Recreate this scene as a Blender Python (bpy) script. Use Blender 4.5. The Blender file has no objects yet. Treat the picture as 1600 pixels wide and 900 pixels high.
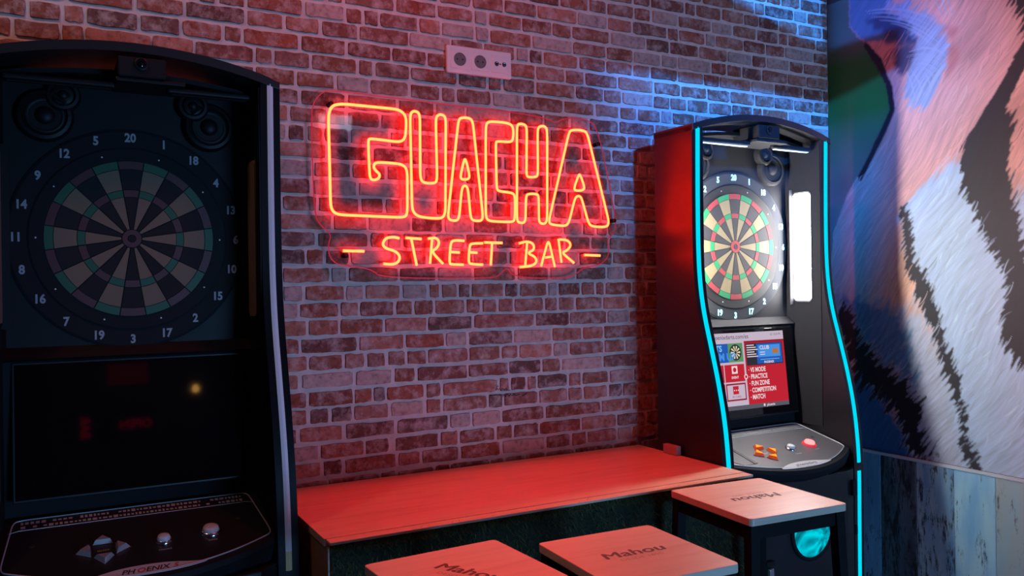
import bpy, bmesh, math, random
import numpy as np
from mathutils import Matrix, Vector
random.seed(7); RNG = np.random.default_rng(7)
SC = bpy.context.scene; COL = SC.collection

# ---------------------------------------------------------------- camera, world, lights, exposure
TH, PI_, RO = 0.498901, -0.002044, -0.014337
fw = Vector((math.sin(TH)*math.cos(PI_), math.cos(TH)*math.cos(PI_), math.sin(PI_)))
rt = Vector((math.cos(TH), -math.sin(TH), 0)); up = rt.cross(fw)
r2 = rt*math.cos(RO)+up*math.sin(RO); u2 = -rt*math.sin(RO)+up*math.cos(RO)
CAMP = Vector((0, 0, 1.6))
cd = bpy.data.cameras.new('camera'); cam = bpy.data.objects.new('camera', cd); COL.objects.link(cam)
cd.sensor_width = 36; cd.lens = 36*1312.05/1600; cd.clip_start = .02
m = Matrix((r2, u2, -fw)).transposed().to_4x4(); m.translation = CAMP; cam.matrix_world = m
SC.camera = cam

w = bpy.data.worlds.new('world'); SC.world = w; w.use_nodes = True
w.node_tree.nodes['Background'].inputs[0].default_value = (.80, .68, 1.0, 1)
w.node_tree.nodes['Background'].inputs[1].default_value = 0.05
SC.view_settings.view_transform = 'Standard'; SC.view_settings.look = 'None'
SC.view_settings.gamma = 1; SC.view_settings.use_curve_mapping = False
SC.view_settings.exposure = 0.0

def light(name, kind, loc, target, energy, col, **kw):
    d = bpy.data.lights.new(name, kind); d.energy = energy; d.color = col
    for k, v in kw.items(): setattr(d, k, v)
    o = bpy.data.objects.new(name, d); COL.objects.link(o); o.location = loc
    o.rotation_euler = (Vector(target)-Vector(loc)).to_track_quat('-Z', 'Y').to_euler()
    return o
BLUE_L = (1.892, .378, 2.862)
light('blue_spot_light', 'SPOT', BLUE_L, (2.48, 2.5, 2.38), 500, (.015, .25, 1.0), spot_size=math.radians(47), spot_blend=1.0, shadow_soft_size=.02)
light('front_fill_light', 'AREA', (2.15, -2.55, .62), (1.5, 2.5, 1.5), 92, (.20, .50, 1.0), shape='RECTANGLE', size=1.3, size_y=1.0)  # added unseen fill behind the camera, low on the right
light('far_panel_light', 'AREA', (2.24, -2.45, 3.10), (2.24, 0, 2.9), 1.0, (.72, .76, 1.0), shape='RECTANGLE', size=.30, size_y=.13)
light('warm_lamp_light', 'AREA', (-.5, 1.75, 3.1), (-.1, 2.45, 2.2), 4, (1.0, .48, .36), shape='DISK', size=.25)
light('red_lamp_light', 'AREA', (.95, 1.70, 3.12), (.95, 2.35, 1.4), 5.6, (1.0, .09, .10), shape='DISK', size=.25)


# ---------------------------------------------------------------- helpers
def link(name, me, mat=None, parent=None, smooth=False):
    o = bpy.data.objects.new(name, me); COL.objects.link(o)
    if mat is not None:
        for q in (mat if isinstance(mat, (list, tuple)) else [mat]): me.materials.append(q)
    if parent is not None: o.parent = parent
    if smooth and len(me.polygons): me.polygons.foreach_set('use_smooth', [True]*len(me.polygons))
    return o
def mk(name, v, f, mat=None, parent=None, smooth=False):
    me = bpy.data.meshes.new(name); me.from_pydata([tuple(p) for p in v], [], [tuple(q) for q in f]); me.update()
    return link(name, me, mat, parent, smooth)
def frombm(name, bm, mat=None, parent=None, smooth=False):
    bmesh.ops.recalc_face_normals(bm, faces=bm.faces)
    me = bpy.data.meshes.new(name); bm.to_mesh(me); bm.free()
    return link(name, me, mat, parent, smooth)
def empty(name, loc, rz=0):
    o = bpy.data.objects.new(name, None); COL.objects.link(o); o.location = loc; o.rotation_euler = (0, 0, rz); o.empty_display_size = .1
    return o
def tag(o, label, cat, group=None):
    o['label'] = label; o['category'] = cat
    if group: o['group'] = group
    return o
def struct(o, label=None):
    o['kind'] = 'structure'
    if label: o['label'] = label
    return o
def add_box(bm, lo, hi, bev=0, seg=2):
    r = bmesh.ops.create_cube(bm, size=1)
    vs = r['verts']; c = [(a+b)/2 for a, b in zip(lo, hi)]; s = [abs(b-a) for a, b in zip(lo, hi)]
    for v in vs: v.co = Vector((c[0]+v.co.x*s[0], c[1]+v.co.y*s[1], c[2]+v.co.z*s[2]))
    if bev:
        es = list({e for v in vs for e in v.link_edges})
        bmesh.ops.bevel(bm, geom=es, offset=bev, segments=seg, affect='EDGES', profile=.5)
def box(name, lo, hi, mat, parent=None, bev=0, seg=2):
    bm = bmesh.new(); add_box(bm, lo, hi, bev, seg); return frombm(name, bm, mat, parent)
def add_prism(bm, poly, tof, a, b, bev=0):
    # poly: 2D outline, tof(u,v,w) -> 3D
    va = [bm.verts.new(tof(u, v, a)) for u, v in poly]; vb = [bm.verts.new(tof(u, v, b)) for u, v in poly]
    n = len(poly); fa = bm.faces.new(va); fb = bm.faces.new(vb[::-1])
    for i in range(n): bm.faces.new((va[i], vb[i], vb[(i+1) % n], va[(i+1) % n]))
    if bev:
        es = list(fa.edges)+list(fb.edges)
        bmesh.ops.bevel(bm, geom=es, offset=bev, segments=2, affect='EDGES', profile=.5)
def prism(name, poly, tof, a, b, mat, parent=None, bev=0, smooth=False):
    bm = bmesh.new(); add_prism(bm, poly, tof, a, b, bev)
    return frombm(name, bm, mat, parent, smooth)
def chaikin(p, it=2, closed=True):
    p = [Vector(q) for q in p]
    for _ in range(it):
        q = []; n = len(p); rng = range(n) if closed else range(n-1)
        if not closed: q.append(p[0])
        for i in rng:
            a, b = p[i], p[(i+1) % n]; L = (b-a).length; t = min(.25, .012/max(L, 1e-6)) if it >= 3 else .25
            q += [a.lerp(b, t), a.lerp(b, 1-t)]
        if not closed: q.append(p[-1])
        p = q
    return p
def add_tube(bm, pts, r, closed=False, seg=8, cap=True):
    pts = [Vector(p) for p in pts]; n = len(pts); rings = []; prev = None
    rr = r if isinstance(r, (list, tuple)) else [r]*n
    for i in range(n):
        a = pts[i-1] if (i > 0 or closed) else pts[i]; b = pts[(i+1) % n] if (i < n-1 or closed) else pts[i]
        t = (b-a).normalized()
        if prev is None:
            h = Vector((0, 0, 1)) if abs(t.z) < .9 else Vector((1, 0, 0)); nn = t.cross(h).normalized()
        else: nn = (prev-t*prev.dot(t)).normalized()
        prev = nn; bb = t.cross(nn)
        rings.append([bm.verts.new(pts[i]+(nn*math.cos(q)+bb*math.sin(q))*rr[i]) for q in (2*math.pi*k/seg for k in range(seg))])
    for i in range(n if closed else n-1):
        A, B = rings[i], rings[(i+1) % n]
        off = 0
        if closed and i == n-1:
            off = min(range(seg), key=lambda s: sum((A[k].co-B[(k+s) % seg].co).length for k in range(seg)))
        for k in range(seg): bm.faces.new((A[k], A[(k+1) % seg], B[(k+1+off) % seg], B[(k+off) % seg]))
    if not closed and cap: bm.faces.new(rings[0][::-1]); bm.faces.new(rings[-1])
def tube(name, pts, r, mat, parent=None, closed=False, seg=8):
    bm = bmesh.new(); add_tube(bm, pts, r, closed, seg); return frombm(name, bm, mat, parent, True)
def add_lathe(bm, prof, M_, seg=24):
    # prof: (radius, height) list, axis local z; M_ maps local to target
    rings = []
    for r, z in prof:
        if r < 1e-6: rings.append([bm.verts.new(M_ @ Vector((0, 0, z)))])
        else: rings.append([bm.verts.new(M_ @ Vector((r*math.cos(t), r*math.sin(t), z))) for t in (2*math.pi*k/seg for k in range(seg))])
    for A, B in zip(rings, rings[1:]):
        for k in range(seg):
            a = [A[k % len(A)], A[(k+1) % len(A)]]; b = [B[(k+1) % len(B)], B[k % len(B)]]
            vs = []
            for q in a+b:
                if q not in vs: vs.append(q)
            if len(vs) > 2: bm.faces.new(vs)
    for R, s in ((rings[0], 1), (rings[-1], -1)):
        if len(R) > 1: bm.faces.new(R[::s])
def lathe(name, prof, M_, mat, parent=None, seg=24, smooth=False):
    bm = bmesh.new(); add_lathe(bm, prof, M_, seg); o = frombm(name, bm, mat, parent, smooth)
    return o
def axis_to(loc, d):
    q = Vector(d).to_track_quat('Z', 'Y').to_matrix().to_4x4(); q.translation = Vector(loc); return q
_tc = {}
def text_data(s, size, offset=0, shear=0, extrude=0, align='CENTER', sx=1.0):
    key = (s, size, offset, shear, extrude, align, sx)
    if key in _tc: return _tc[key]
    c = bpy.data.curves.new('lettering', 'FONT'); c.body = s; c.size = size; c.offset = offset; c.shear = shear
    c.extrude = extrude; c.align_x = align; c.align_y = 'CENTER'; c.resolution_u = 3
    o = bpy.data.objects.new('lettering', c); COL.objects.link(o)
    dg = bpy.context.evaluated_depsgraph_get(); dg.update()
    me = bpy.data.meshes.new_from_object(o.evaluated_get(dg))
    v = [(p.co.x*sx, p.co.y, p.co.z) for p in me.vertices]; f = [tuple(p.vertices) for p in me.polygons]
    bpy.data.objects.remove(o); bpy.data.curves.remove(c); bpy.data.meshes.remove(me)
    _tc[key] = (v, f); return _tc[key]

# ---------------------------------------------------------------- materials
def mat(name, col, rough=.5, metal=0, noise=0, nscale=20, bump=0, emit=None, estr=0, spec=None, coat=0):
    M = bpy.data.materials.new(name); M.use_nodes = True; N = M.node_tree.nodes; L = M.node_tree.links
    b = N['Principled BSDF']; b.inputs['Base Color'].default_value = (*col, 1); b.inputs['Roughness'].default_value = rough
    b.inputs['Metallic'].default_value = metal
    if spec is not None: b.inputs['Specular IOR Level'].default_value = spec
    if coat: b.inputs['Coat Weight'].default_value = coat; b.inputs['Coat Roughness'].default_value = .08
    if emit: b.inputs['Emission Color'].default_value = (*emit, 1); b.inputs['Emission Strength'].default_value = estr
    if noise or bump:
        tc = N.new('ShaderNodeTexCoord'); n = N.new('ShaderNodeTexNoise'); n.inputs['Scale'].default_value = nscale; n.inputs['Detail'].default_value = 5
        L.new(tc.outputs['Object'], n.inputs['Vector'])
        if noise:
            mx = N.new('ShaderNodeMixRGB'); mx.inputs[1].default_value = (*[c*(1-noise) for c in col], 1); mx.inputs[2].default_value = (*[min(1, c*(1+noise)) for c in col], 1)
            L.new(n.outputs['Fac'], mx.inputs[0]); L.new(mx.outputs[0], b.inputs['Base Color'])
        if bump:
            bp = N.new('ShaderNodeBump'); bp.inputs['Strength'].default_value = bump; bp.inputs['Distance'].default_value = .002
            L.new(n.outputs['Fac'], bp.inputs['Height']); L.new(bp.outputs[0], b.inputs['Normal'])
    return M
def ramp(N, stops):
    r = N.new('ShaderNodeValToRGB'); e = r.color_ramp.elements
    while len(e) < len(stops): e.new(.5)
    for q, (p, c) in zip(e, stops): q.position = p; q.color = (*c, 1)
    return r
def wood(name, c1, c2, sc=(1, 14, 14), rough=.42, streak=None):
    M = bpy.data.materials.new(name); M.use_nodes = True; N = M.node_tree.nodes; L = M.node_tree.links; b = N['Principled BSDF']
    tc = N.new('ShaderNodeTexCoord'); mp = N.new('ShaderNodeMapping'); mp.inputs['Scale'].default_value = sc
    n = N.new('ShaderNodeTexNoise'); n.inputs['Scale'].default_value = 3; n.inputs['Detail'].default_value = 8; n.inputs['Roughness'].default_value = .6; n.inputs['Distortion'].default_value = .6
    L.new(tc.outputs['Object'], mp.inputs[0]); L.new(mp.outputs[0], n.inputs['Vector'])
    r = ramp(N, [(.25, c2), (.5, c1), (.8, tuple(min(1, c*1.07) for c in c1))]); L.new(n.outputs['Fac'], r.inputs[0])
    L.new(r.outputs[0], b.inputs['Base Color']); b.inputs['Roughness'].default_value = rough
    bp = N.new('ShaderNodeBump'); bp.inputs['Strength'].default_value = .12; bp.inputs['Distance'].default_value = .001; L.new(n.outputs['Fac'], bp.inputs['Height']); L.new(bp.outputs[0], b.inputs['Normal'])
    return M
def attr_mat(name, rough=.8, smear=None, bump=.3, nscale=60):
    M = bpy.data.materials.new(name); M.use_nodes = True; N = M.node_tree.nodes; L = M.node_tree.links; b = N['Principled BSDF']
    a = N.new('ShaderNodeVertexColor'); a.layer_name = 'col'; tc = N.new('ShaderNodeTexCoord'); geo = N.new('ShaderNodeNewGeometry')
    out = a.outputs[0]
    n = N.new('ShaderNodeTexNoise'); n.inputs['Scale'].default_value = nscale; n.inputs['Detail'].default_value = 6; L.new(geo.outputs['Position'], n.inputs['Vector'])
    if smear:
        mx0 = N.new('ShaderNodeMixRGB'); mx0.blend_type = 'MULTIPLY'; mx0.inputs[0].default_value = .8
        rr = ramp(N, [(.28, (.38, .36, .36)), (.48, (.92, .92, .92)), (.62, (1, 1, 1)), (.78, (1.5, 1.4, 1.35))]); L.new(n.outputs['Fac'], rr.inputs[0]); L.new(out, mx0.inputs[1]); L.new(rr.outputs[0], mx0.inputs[2])
        n2 = N.new('ShaderNodeTexNoise'); n2.inputs['Scale'].default_value = 22; n2.inputs['Detail'].default_value = 9; n2.inputs['Roughness'].default_value = .72; L.new(geo.outputs['Position'], n2.inputs['Vector'])
        r2_ = ramp(N, [(.47, (0, 0, 0)), (.66, (.8, .8, .8))]); L.new(n2.outputs['Fac'], r2_.inputs[0])
        mx = N.new('ShaderNodeMixRGB'); L.new(r2_.outputs[0], mx.inputs[0]); L.new(mx0.outputs[0], mx.inputs[1]); mx.inputs[2].default_value = (*smear, 1); out = mx.outputs[0]
    L.new(out, b.inputs['Base Color']); b.inputs['Roughness'].default_value = rough
    if bump:
        bp = N.new('ShaderNodeBump'); bp.inputs['Strength'].default_value = bump; bp.inputs['Distance'].default_value = .002
        L.new(n.outputs['Fac'], bp.inputs['Height']); L.new(bp.outputs[0], b.inputs['Normal'])
    return M
def setcol(me, cols, per='POINT'):
    a = me.color_attributes.new('col', 'FLOAT_COLOR', per)
    c = np.ones((len(cols), 4), np.float32); c[:, :3] = cols; a.data.foreach_set('color', c.ravel())
def emis(name, col, s):
    M = bpy.data.materials.new(name); M.use_nodes = True; N = M.node_tree.nodes; N.clear(); e = N.new('ShaderNodeEmission'); o = N.new('ShaderNodeOutputMaterial')
    e.inputs[0].default_value = (*col, 1); e.inputs[1].default_value = s; M.node_tree.links.new(e.outputs[0], o.inputs[0]); return M

MORTAR = (.66, .58, .54)
M_brick = attr_mat('aged_brick', .88, smear=(.58, .46, .42), bump=.5, nscale=70)
M_mortar = mat('mortar', MORTAR, .95, noise=.25, nscale=45, bump=.6)
M_mural = attr_mat('mural_paint', .62, None, .08, 120)
M_floor = mat('dark_floor', (.05, .05, .055), .5, noise=.3, nscale=6)
M_ceil = mat('dark_ceiling', (.05, .05, .055), .9)
M_blackp = mat('black_cabinet', (.012, .012, .015), .38)
M_side = mat('cabinet_side', (.014, .011, .015), .32, spec=.35)
M_plast = mat('charcoal_plastic', (.020, .020, .023), .6, noise=.1, nscale=90, bump=.05, spec=.06)
M_darkp = mat('dark_plastic', (.014, .014, .016), .6, spec=.1)
M_ring = mat('number_ring_grey', (.040, .042, .047), .8, spec=.0)
M_plastd = mat('charcoal_plastic_shaded', (.005, .005, .006), .5, spec=.25)  # darker charcoal copy for the off machine, its shade put into the colour
M_glass = mat('black_glass', (.004, .004, .005), .04, spec=.5)
M_chrome = mat('chrome', (.75, .76, .8), .18, 1)
M_silver = mat('silver_print', (.5, .52, .55), .4, .3)
M_whitep = mat('white_plastic', (.78, .76, .74), .35)
M_wood = wood('pale_wood', (.64, .51, .38), (.55, .41, .29))
M_woodt = wood('table_wood', (.66, .47, .33), (.52, .34, .22), sc=(1.2, 16, 16), rough=.4)
M_ink = mat('burnt_print', (.10, .05, .035), .7)
M_inkf = mat('faint_print', (.36, .23, .15), .7)
M_metal = mat('black_powder_coat', (.005, .0045, .0055), .6, spec=.12)
M_sideoff = mat('cabinet_side_dark', (.006, .006, .008), .4, spec=.12)  # off machine's copy of the side, shade put into a darker colour
M_turf = attr_mat('artificial_turf', .9, None, 0)
M_turfb = mat('turf_backing', (.012, .018, .008), .95)
M_sidew = wood('side_wood', (.36, .22, .12), (.26, .15, .08))
M_neon = emis('neon_front', (1.0, .011, .0027), 74.0); M_neonb = emis('neon_flank', (1.0, .017, .005), 20.0)
M_cyan = emis('cyan_led', (.0, .60, .78), 1.25)
M_stripoff = mat('led_diffuser_off', (.70, .80, .86), .35)
M_stripend = mat('led_diffuser_yellow', (.62, .58, .30), .4)  # yellower lower end of the switched-off strip
M_lightpanel = emis('white_light_panel', (1.0, .98, .96), 105.0)
M_lightoff = mat('light_panel_off', (.20, .15, .11), .4)
# traced outlines: sign strokes (x, z), brick joints, mural shapes (y, z), in metres
OUT= [('G',[(0.764,2.156),(0.95,2.155),(0.973,2.135),(0.969,2.07),(0.953,2.053),(0.852,2.058),(0.847,2.051),(0.85,1.937),(0.861,1.93),(0.879,1.936),(0.883,1.95),(0.871,1.959),(0.862,1.971),(0.869,1.987),(0.954,1.986),(0.973,1.971),(0.971,1.829),(0.959,1.819),(0.745,1.822),(0.727,1.839),(0.724,2.12),(0.735,2.147)]),('U',[(0.985,2.143),(0.995,2.154),(1.01,2.153),(1.018,2.142),(1.016,1.948),(1.024,1.93),(1.067,1.93),(1.074,1.944),(1.072,2.139),(1.083,2.151),(1.1,2.15),(1.107,2.139),(1.101,1.836),(1.087,1.818),(1.009,1.822),(0.987,1.84)]),('A',[(1.152,2.14),(1.164,2.148),(1.193,2.148),(1.203,2.137),(1.235,1.829),(1.229,1.815),(1.2,1.815),(1.19,1.825),(1.183,1.912),(1.177,1.928),(1.165,1.927),(1.159,1.911),(1.149,1.823),(1.139,1.813),(1.117,1.815),(1.109,1.825)]),('A counter',[(1.17,2.013),(1.176,2.013),(1.189,1.961),(1.184,1.949),(1.161,1.947),(1.155,1.955)]),('C',[(1.25,2.132),(1.263,2.144),(1.335,2.144),(1.354,2.132),(1.352,2.09),(1.341,2.08),(1.292,2.081),(1.286,2.074),(1.287,1.924),(1.294,1.915),(1.345,1.912),(1.356,1.903),(1.354,1.825),(1.346,1.814),(1.258,1.815),(1.245,1.827)]),('H',[(1.367,2.137),(1.376,2.145),(1.396,2.144),(1.405,2.135),(1.401,1.975),(1.407,1.967),(1.438,1.969),(1.446,1.977),(1.447,2.132),(1.456,2.143),(1.477,2.144),(1.485,2.131),(1.48,1.824),(1.471,1.811),(1.453,1.812),(1.447,1.823),(1.448,1.904),(1.441,1.912),(1.406,1.911),(1.398,1.902),(1.395,1.822),(1.387,1.812),(1.369,1.813),(1.362,1.821)]),('A',[(1.573,2.13),(1.585,2.141),(1.634,2.142),(1.649,2.132),(1.737,1.822),(1.725,1.805),(1.662,1.806),(1.648,1.82),(1.623,1.899),(1.616,1.911),(1.602,1.911),(1.592,1.898),(1.568,1.818),(1.553,1.805),(1.494,1.809),(1.486,1.82)]),('A counter',[(1.611,1.986),(1.617,1.986),(1.635,1.943),(1.628,1.932),(1.597,1.929),(1.59,1.937)])]
STROKES= [('dash',[(0.763,1.714),(0.829,1.713)]),('S',[(0.943,1.754),(0.925,1.758),(0.899,1.755),(0.887,1.735),(0.898,1.722),(0.928,1.715),(0.944,1.701),(0.942,1.683),(0.923,1.672),(0.89,1.675)]),('T',[(0.964,1.756),(1.017,1.753)]),('T',[(0.983,1.753),(1.0,1.669)]),('R',[(1.045,1.675),(1.054,1.757)]),('R',[(1.039,1.754),(1.066,1.759),(1.079,1.745),(1.071,1.725),(1.05,1.714),(1.09,1.675)]),('E',[(1.166,1.749),(1.126,1.751),(1.117,1.738),(1.112,1.676),(1.12,1.673),(1.162,1.672)]),('E',[(1.117,1.713),(1.149,1.711)]),('E',[(1.233,1.742),(1.194,1.741),(1.185,1.735),(1.18,1.68),(1.188,1.674),(1.232,1.672)]),('E',[(1.185,1.712),(1.212,1.711)]),('T',[(1.238,1.745),(1.305,1.744)]),('T',[(1.267,1.742),(1.261,1.67)]),('B',[(1.4,1.747),(1.391,1.665)]),('B',[(1.368,1.743),(1.399,1.751),(1.425,1.743),(1.427,1.722),(1.399,1.711),(1.431,1.699),(1.437,1.68),(1.415,1.667),(1.369,1.664)]),('A',[(1.453,1.666),(1.48,1.749),(1.487,1.749),(1.508,1.664)]),('A',[(1.469,1.696),(1.499,1.7)]),('R',[(1.524,1.761),(1.535,1.679)]),('R',[(1.527,1.759),(1.562,1.757),(1.576,1.739),(1.557,1.72),(1.536,1.714),(1.586,1.678)]),('dash',[(1.629,1.706),(1.696,1.704)])]
PLATE= [(0.675,2.106),(0.682,2.154),(0.709,2.187),(0.737,2.196),(0.946,2.191),(1.132,2.187),(1.366,2.183),(1.482,2.175),(1.527,2.159),(1.546,2.173),(1.583,2.183),(1.659,2.184),(1.702,2.156),(1.77,1.856),(1.775,1.807),(1.754,1.774),(1.734,1.764),(1.743,1.725),(1.733,1.693),(1.698,1.67),(1.636,1.664),(1.602,1.641),(1.564,1.625),(1.349,1.629),(1.328,1.667),(1.297,1.637),(1.272,1.627),(0.886,1.631),(0.853,1.661),(0.757,1.669),(0.726,1.69),(0.72,1.73),(0.732,1.764),(0.697,1.791),(0.68,1.824)]
JOINTS= [[0.653,0.78,0.841,0.961,1.053,1.097,1.159,1.206,1.33,1.387,1.501,1.543,1.639,1.701,1.74,1.863],[0.638,0.761,0.824,0.939,1.003,1.074,1.186,1.242,1.305,1.368,1.485,1.544,1.613,1.731,1.842,1.9],[0.662,0.76,0.904,1.049,1.211,1.45,1.591,1.75],[0.639,0.818,0.971,1.111,1.191,1.364,1.516,1.641,1.735,1.901],[0.663,0.771,0.84,0.909,0.977,1.047,1.195,1.314,1.383,1.518,1.586,1.734,1.827],[0.637,0.806,0.929,1.009,1.192,1.343,1.473,1.551,1.73,1.896],[0.661,0.802,0.863,0.907,1.037,1.097,1.305,1.347,1.411,1.454,1.579,1.638,1.754,1.865],[0.661,0.727,0.799,0.917,1.036,1.096,1.263,1.321,1.458,1.578,1.64,1.75,1.815,1.882],[0.77,0.937,1.122,1.201,1.313,1.483,1.718,1.855],[0.694,0.834,0.917,0.932,1.085,1.156,1.29,1.359,1.459,1.633,1.785],[0.699,0.766,0.94,1.022,1.157,1.311,1.484,1.589,1.656,1.787,1.853]]
MUR= {'body': [(2.387,2.875),(2.384,2.651),(2.31,2.568),(2.24,2.448),(2.2,2.357),(2.19,2.274),(2.232,2.211),(2.306,2.098),(2.408,1.963),(2.476,1.818),(2.506,1.655),(2.51,1.381),(2.523,0.61),(1.491,0.846),(1.471,2.57)],'outline': [(2.31,2.579),(2.233,2.487),(2.188,2.367),(2.176,2.271),(2.214,2.197),(2.275,2.104),(2.341,2.006),(2.356,2.032),(2.305,2.104),(2.238,2.212),(2.201,2.276),(2.217,2.381),(2.252,2.45),(2.317,2.559)],'nose': [(2.387,2.875),(2.384,2.651),(2.31,2.573),(2.197,2.554),(2.08,2.513),(2.068,2.574),(2.213,2.675),(2.109,2.783)],'noseshade': [(2.309,2.672),(2.213,2.665),(2.111,2.596),(2.069,2.525),(2.086,2.485),(2.18,2.529),(2.279,2.632)],'tuft': [(2.248,2.706),(2.121,2.678),(2.014,2.597),(1.954,2.494),(1.945,2.435),(1.976,2.357),(2.03,2.263),(2.094,2.261),(2.138,2.334),(2.114,2.418),(2.091,2.491),(2.069,2.525),(2.133,2.622)],'tuftshade': [(2.192,2.512),(2.113,2.522),(2.08,2.474),(2.114,2.413),(2.148,2.386),(2.176,2.453)],'redacc': [(1.999,2.564),(1.928,2.525),(1.905,2.411),(1.946,2.355),(1.971,2.342),(1.94,2.434),(1.959,2.505)],'stripe': [(1.675,2.411),(1.71,2.368),(1.737,2.312),(1.774,2.258),(1.812,2.211),(1.85,2.154),(1.9,2.097),(1.905,2.042),(1.911,1.978),(1.892,1.919),(1.86,1.826),(1.818,1.741),(1.771,1.659),(1.751,1.61),(1.747,1.547),(1.769,1.459),(1.767,1.396),(1.728,1.318),(1.7,1.29),(1.606,1.227),(1.525,1.256),(1.56,1.611),(1.671,1.678),(1.69,1.744),(1.699,1.833),(1.712,1.892),(1.728,2.0),(1.727,2.07),(1.704,2.146),(1.73,2.213),(1.676,2.316),(1.59,2.44),(1.569,2.498)],'stripetop': [(1.724,2.655),(1.719,2.556),(1.67,2.454),(1.632,2.409),(1.471,2.57)],'thin': [(2.127,1.914),(2.123,1.857),(2.112,1.801),(2.1,1.687),(2.063,1.634),(2.034,1.59),(2.011,1.53),(2.0,1.443),(1.972,1.368),(1.946,1.286),(1.921,1.237),(1.915,1.171),(1.899,1.11),(1.899,1.063),(1.883,1.019),(1.859,0.986),(1.837,0.905),(1.846,0.903),(1.894,0.924),(1.908,0.954),(1.92,0.999),(1.924,1.06),(1.931,1.116),(1.947,1.168),(1.957,1.193),(1.992,1.266),(2.009,1.349),(2.037,1.435),(2.073,1.495),(2.102,1.574),(2.14,1.644),(2.144,1.706),(2.151,1.804),(2.156,1.897)],'patch': [(2.435,1.519),(2.376,1.413),(2.312,1.332),(2.237,1.264),(2.152,1.196),(2.105,1.158),(2.079,1.122),(2.079,1.063),(2.067,1.008),(2.054,0.954),(2.023,0.913),(2.131,0.911),(2.156,0.952),(2.172,1.01),(2.2,1.064),(2.249,1.109),(2.302,1.137),(2.37,1.175),(2.416,1.278),(2.479,1.437)],'white': [(2.164,1.873),(2.094,1.941),(2.012,2.004),(1.91,2.038),(1.862,2.008),(1.598,1.824),(1.482,1.63),(1.491,0.846),(2.197,0.684),(2.167,1.144),(1.996,1.307),(2.073,1.522),(2.131,1.696)],'pale': [(2.19,1.496),(2.073,1.473),(1.971,1.261),(1.879,0.757),(2.154,0.694),(2.079,1.08),(2.189,1.192)],'blue': [(2.533,1.27),(2.37,1.202),(2.249,1.109),(2.172,1.01),(2.123,0.875),(2.541,0.799)],'bluefur': [(2.494,1.559),(2.349,1.52),(2.19,1.496),(2.129,1.397),(2.078,1.154),(2.237,1.264),(2.376,1.413)]}
WISPS= [[(2.308,2.698),(2.166,2.686),(2.03,2.592)],[(2.296,2.684),(2.152,2.662),(2.01,2.552)],[(2.278,2.666),(2.133,2.637),(1.995,2.517)],[(2.249,2.645),(2.111,2.61),(1.98,2.477)],[(2.224,2.683),(2.097,2.655),(1.999,2.569)],[(2.19,2.618),(2.084,2.578),(1.98,2.444)],[(2.113,2.482),(2.037,2.492),(1.965,2.445)],[(2.119,2.469),(2.037,2.473),(1.96,2.411)],[(2.103,2.45),(2.032,2.452),(1.961,2.382)],[(2.086,2.431),(2.027,2.427),(1.971,2.361)],[(2.069,2.491),(2.006,2.484),(1.95,2.422)],[(2.065,2.416),(2.023,2.397),(1.987,2.336)],[(2.103,2.411),(2.066,2.363),(2.051,2.301)],[(2.125,2.411),(2.098,2.36),(2.088,2.294)],[(2.044,2.392),(2.023,2.353),(2.019,2.304)],[(1.998,2.65),(1.988,2.613),(1.958,2.567)],[(1.977,2.644),(1.957,2.609),(1.953,2.57)],[(1.952,2.636),(1.937,2.603),(1.928,2.572)]]
SCRIB= [[(1.292,1.253),(1.297,1.26),(1.302,1.252),(1.307,1.258),(1.312,1.251),(1.318,1.258),(1.324,1.252),(1.331,1.256),(1.338,1.249),(1.347,1.25)],[(1.27,1.237),(1.292,1.237),(1.322,1.235)],[(1.317,1.229),(1.324,1.237),(1.329,1.229),(1.337,1.237),(1.342,1.229),(1.349,1.236),(1.355,1.229),(1.361,1.237),(1.368,1.229)],[(1.37,1.228),(1.376,1.233),(1.384,1.233)],[(1.393,1.226),(1.412,1.235)],[(1.295,1.264),(1.302,1.267)]]

# ---------------------------------------------------------------- the room
YW, XW, XL, ZC, YF = 2.5, 2.914, -2.2, 3.2, -2.7
fl = struct(box('floor', (XL, YF, -.06), (XW+.1, YW+.1, 0), M_floor))
ce = struct(box('ceiling', (XL, YF, ZC), (XW+.1, YW+.1, ZC+.06), M_ceil))
wb = struct(box('wall_back', (XL, YW+.002, 0), (XW+.1, YW+.1, ZC), M_mortar), 'aged red brick wall with smeared pale mortar')
wr = struct(box('wall_right', (XW, YF, 0), (XW+.1, YW+.002, ZC), M_ceil), 'right wall with painted animal fur mural above weathered planks')

wf = struct(box('wall_front', (XL, YF-.1, 0), (XW+.1, YF, ZC), M_ceil)); wl = struct(box('wall_left', (XL-.1, YF, 0), (XL, YW+.1, ZC), M_ceil))
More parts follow.
